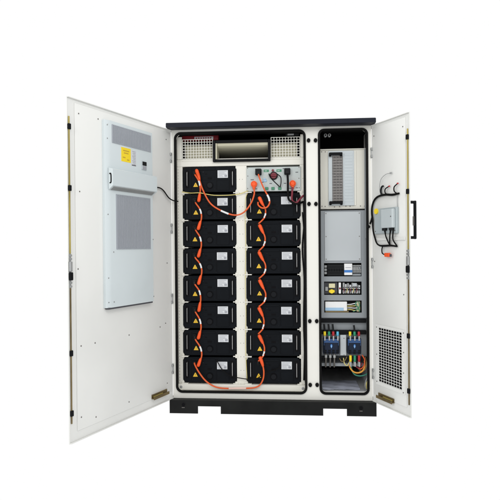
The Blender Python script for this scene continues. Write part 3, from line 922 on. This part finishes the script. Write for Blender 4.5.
def phase(x, z0, z1, colr, text, zc0, zc1, grp):
    t = dev('phase_cable', text, 'cable', (x, 8, z0), grp)
    MB().tube([(x - .6, 7.6, zc0), (x - .2, 7.0, (zc0 + z1) / 2), (x, 6.8, z1), (x, 7.2, z0)], .95, 0, 10, 4).build('core', 'deviceblack' if zc0 > z1 else 'device', t)
    MB().tube([(x, 6.9, z1), (x, 6.8, (z0 + z1) / 2), (x, 7.0, z0 + 1.2)], [1.2, 1.3, 1.05], 0, 12, 3).build('sleeve', colr, t)
    MB().box(x - .75, x + .75, 4.2, 5.0, z0 - 3.2, z0 + 1.4, 0, .2).build('lug', 'steel', t)
    return t
g = 'phase cables on the contactors'
for x, c, nme in ((145.6, 'sticker', 'yellow'), (149.8, 'green', 'green'), (153.8, 'redplastic', 'red'), (158.0, 'cyan', 'pale blue')):
    phase(x, 54.6, 60.0, c, f'cable end with {nme} sleeve entering the top of the four-pole contactor', 67.0 if nme != 'pale blue' else 61, 50, g)
for x, c, nme in ((169.9, 'sticker', 'yellow'), (174.2, 'green', 'green'), (178.3, 'redplastic', 'red')):
    phase(x, 54.6, 60.0, c, f'cable end with {nme} sleeve entering the top of the three-pole contactor', 66.0 if nme == 'green' else 61, 50, g)
for x, c, nme in ((170.2, 'sticker', 'yellow'), (174.3, 'green', 'green'), (178.4, 'redplastic', 'red')):
    phase(x, 29.6, 37.0, c, f'cable end with {nme} sleeve hanging below the three-pole contactor', 26.5, 40, g)
for k, x in enumerate((146.6, 150.8, 154.8)):
    t = solo(MB().tube([(x, 6.8, 39), (x, 6.4, 35), (x - .1, 7.0, 30), (x - .1, 9.4, 25)], .85, 0, 10, 5).cyl((x, 6.6, 37.2), (x, 6.4, 34.6), 1.25, 1, 12),
             'grey_cable', ['darksteel', 'device'], f'grey cable below the four-pole contactor, {ORD[k]} from its hinge-free side', 'cable', CAB, (x, 7, 30), 'grey cables below the four-pole contactor')
    t['label'] = 'short grey cable hanging in the row below the four-pole contactor'
b = MB().box(141.0, 186.0, 9.4, 12, 29.4, 35.2, 0, .3)
for k in range(13):
    b.box(142 + 3.4 * k, 144.4 + 3.4 * k, 9.1, 9.4, 31, 33.8, 1)
solo(b, 'terminal_strip', ['deviceblack', 'black'], 'black terminal strip crossing behind the cables under both contactors', 'terminal strip', CAB, (163, 12, 29.4))
b = MB().box(160.5, 166.4, 8.4, 12.5, 36.4, 56.4, 0, .3)
for z in (38.5, 54.5):
    screw(b, 163.4, z, 0, 1)
solo(b, 'spacer_plate', ['panellight', 'darksteel'], 'pale grey plate standing between the two contactors', 'plate', CAB, (163.5, 10, 36.4))
t = solo(MB().tube([(169.4, 8, 30), (169.6, 7, 25.4), (172.6, 6.4, 21.4), (177, 6.2, 20.2), (181.6, 6.6, 22.0), (184.0, 8, 27), (183.6, 10, 32)], .75), 'looped_wire', 'wireorange', 'amber wire looping under the red sleeve of the three-pole contactor', 'wire', CAB, (177, 7, 20))
t = solo(MB().tube([(171, 9, 28), (171.6, 8, 22), (174.4, 7.4, 18.2), (179, 7.2, 17), (184.6, 8, 18.0), (187.2, 9, 20)], .6), 'looped_wire', 'wiregreen', 'dark green wire sagging below the amber wire loop', 'wire', CAB, (177, 8, 17))
t = solo(MB().tube([(174.4, 8.4, 30), (175.6, 7, 26), (178.4, 7.0, 25), (181.4, 8, 29.5)], .6), 'looped_wire', 'crimson', 'short dark red wire curled inside the amber wire loop', 'wire', CAB, (177, 8, 25))
t = solo(MB().tube([(187.0, 4.6, 20), (186.6, 5, 14), (185.2, 6, 10), (185.4, 8, 5.6), (186.6, 9, 3.4)], .6).tube([(186.4, 5, 17), (184.6, 6.4, 12), (184.0, 7, 7), (185.6, 9, 3)], .5, 1), 'earth_wire', ['wireyellow', 'device'],
         'yellow-green earth wire dropping to the tray corner of the electric bay', 'wire', CAB, (186, 6, 4))
solo(MB().tube([(187.0, 4.4, 40), (186.7, 3.8, 26), (187.0, 4.2, 12)], .5), 'white_cord', 'white', 'white cord hanging down the side wall by the terminal strip', 'wire', CAB, (187, 4, 12))
solo(MB().tube(strand([(71.4, 196, 9), (69.4, 188, 7.2), (69.0, 165, 7.0), (69.3, 140, 7.2), (68.6, 110, 7.0), (69.0, 80, 7.2), (68.4, 50, 7.0), (68.8, 30, 7.2), (69.6, 12, 7.4)]), .3, 0, 6), 'signal_wire', 'wireyellow',
     'thin yellow wire running down the white post beside the seven-module stack', 'wire', CAB, (69, 7, 12))
b = MB()
b.tube([(163.6, 8.6, 34), (164.4, 7.2, 29), (167, 7, 27), (169.6, 8, 31)], .5, 0, 7, 5).tube([(181.4, 8.6, 37), (183.6, 7, 33), (183, 7, 27), (179.6, 7.4, 23.6), (176.8, 8, 25)], .55, 1, 7, 5)
b.tube([(160, 8.6, 33.6), (161.6, 7.6, 31), (165, 7.4, 32), (166.6, 8.6, 35)], .5, 2, 7, 5).tube([(184.6, 9, 35), (185.6, 7.6, 28), (183.4, 7.2, 22.6), (178.6, 7.8, 21.8)], .5, 2, 7, 5)
solo(b, 'tangled_wires', ['wireyellow', 'orange', 'brown'], 'tangle of thin yellow, orange and brown wires beside the three-pole contactor', 'wires', CAB, (174, 8, 22))
# crumpled film left in the tray
b = MB()
nx, ny = 26, 18
grid = [[b.bm.verts.new((144 + 36 * i / nx + random.uniform(-.5, .5), 10 + 36 * k / ny + random.uniform(-.5, .5), 2.25 + .35 * (1 + math.sin(i * .47 + k * .3) * math.sin(k * .6 - i * .22)) + random.random() * .22)) for i in range(nx + 1)] for k in range(ny + 1)]
for k in range(ny):
    for i in range(nx):
        b.bm.faces.new((grid[k][i], grid[k][i + 1], grid[k + 1][i + 1], grid[k + 1][i]))
solo(b, 'plastic_film', 'bag', 'crumpled bluish plastic film lying in the bottom tray of the electric bay', 'plastic film', CAB, (160, 20, 2.2))

# ------------------------------------------------------------------ controller and wiring on the narrow door
en = thing('controller_box', 'small grey controller box with yellow sticker screwed inside the narrow door', 'controller', RD, (24, 0, 153))
b = MB().box(8.6, 41.2, .05, 3.2, 153.6, 176.8, 0, .5)
for u, z in ((10.5, 156), (39.4, 156), (39.4, 174.8)):
    screw(b, u, z, 3.2, 1)
b.build('base', ['encl', 'darksteel'], en)
b = MB().box(23.4, 40.0, 3.2, 6.6, 158.6, 175.4, 0, .5)
screw(b, 38.0, 168.5, 6.6, 1)
b.build('lid', ['encllid', 'darksteel'], en)
for u in (26.2, 36.4):
    MB().box(u - 2.4, u + 2.4, 3.2, 6.0, 156.2, 158.6, 0, .4).build('cable_entry', 'deviceblack', en)
MB().cyl((12.6, 3.2, 174.6), (12.6, 4.4, 174.6), 2.6, 0, 20).build('round_sticker', 'sticker', en)
b = MB().box(6.6, 50.0, .1, .9, 147.4, 150.0, 0, .2).box(6.6, 40.0, .9, 1.2, 149.2, 150.0, 0)
solo(b, 'mounting_rail', 'door', 'thin off-white rail below the grey controller box', 'rail', RD, (28, 0, 147.4))

ha = thing('wiring_harness', 'black wiring harness curling round the controller box with bare red-tipped ends', 'wiring', RD, (4, 2, 160))
MB().tube([(42.8, 1.4, 188.4), (34, 1.6, 188.0), (24, 1.8, 189.0), (13.6, 1.8, 188.4), (7.0, 1.8, 185.4), (3.6, 1.8, 180.0), (3.2, 2.0, 174.0), (4.6, 2.2, 166.6), (5.2, 2.2, 158), (7.6, 2.0, 150.6), (10.6, 2.0, 145.2), (15, 2.0, 143.0), (22, 2.0, 142.6), (32, 2, 142.8), (40.4, 1.8, 142.0)],
         [.9, 1.05, 1.05, 1.0, .9, .9, .9, .9, .8, .75, .7, .8, 1.0, .9, .7]).build('loom', 'rubber', ha)
MB().tube([(3.9, 2.0, 170), (2.4, 2.6, 165.4), (-.6, 1.4, 164.0), (-4.4, -1.0, 162.0)], .85).build('branch', 'rubber', ha)
ends = [([(19.2, 1.6, 188.6), (18.0, 2.4, 192), (19.4, 2.6, 196.0), (21.4, 2, 197.2)], .9, 'deviceblack'), ([(27.0, 1.6, 188.6), (24.4, 2.4, 190.8), (25.0, 2.6, 194.0), (29.6, 2.2, 195.8)], .55, 'rubber'),
        ([(41.0, 1.5, 188.2), (37.8, 2.4, 190.6), (37.8, 2.6, 194.4), (41.6, 2.2, 196.8)], .55, 'rubber'), ([(17.2, 1.6, 188.8), (15.8, 2.2, 195.6), (18.4, 2.6, 203.2), (25, 2.4, 207.0), (31.0, 1.6, 207.6)], .28, 'device')]
for pts, r, m in ends:
    MB().tube(pts, r).build('lead', m, ha)
for u, z in ((30.2, 196.0), (42.2, 197.2)):
    MB().box(u - 1.0, u + .9, 1.6, 2.7, z - .6, z + .6, 0, .25).build('red_tip', 'redplastic', ha)
MB().box(30.6, 33.0, 1.0, 2.2, 207.0, 208.4, 0, .3).build('ferrule', 'device', ha)
for pts in ([(26.0, 4.4, 157), (26.6, 3.4, 151), (29.0, 2.4, 145.4), (31, 2, 143)], [(34.6, 4.4, 157), (32.4, 3.4, 152), (31.0, 2.6, 147), (30.4, 2, 143)], [(38.6, 4.4, 157.6), (36.6, 3.4, 152), (36.0, 2.6, 147.6), (40, 1.8, 142.6)]):
    MB().tube(pts, .62).build('drop_lead', 'rubber', ha)
MB().tube([(20.0, 2.0, 142.6), (18.8, 2.2, 139.4), (20.0, 2.6, 135.8), (24.2, 2.6, 134.4)], .55).build('lead', 'rubber', ha)
MB().box(24.0, 31.4, 1.6, 3.8, 132.6, 136.2, 0, .5).box(31.4, 33.4, 2.0, 3.4, 132.8, 135.2, 1, .3).build('red_plug', ['orangeplug', 'darkprint'], ha)
MB().tube([(40.6, 1.4, 188), (40.2, 1.2, 180), (40.6, 1.0, 172), (38.2, 1.4, 169)], .3).build('tie_wire', 'device', ha)
MB().cyl((186.9, -1.2, 160.8), (186.9, -3.0, 160.8), 1.5, 0, 14).build('cable_grommet', 'rubber', cab)
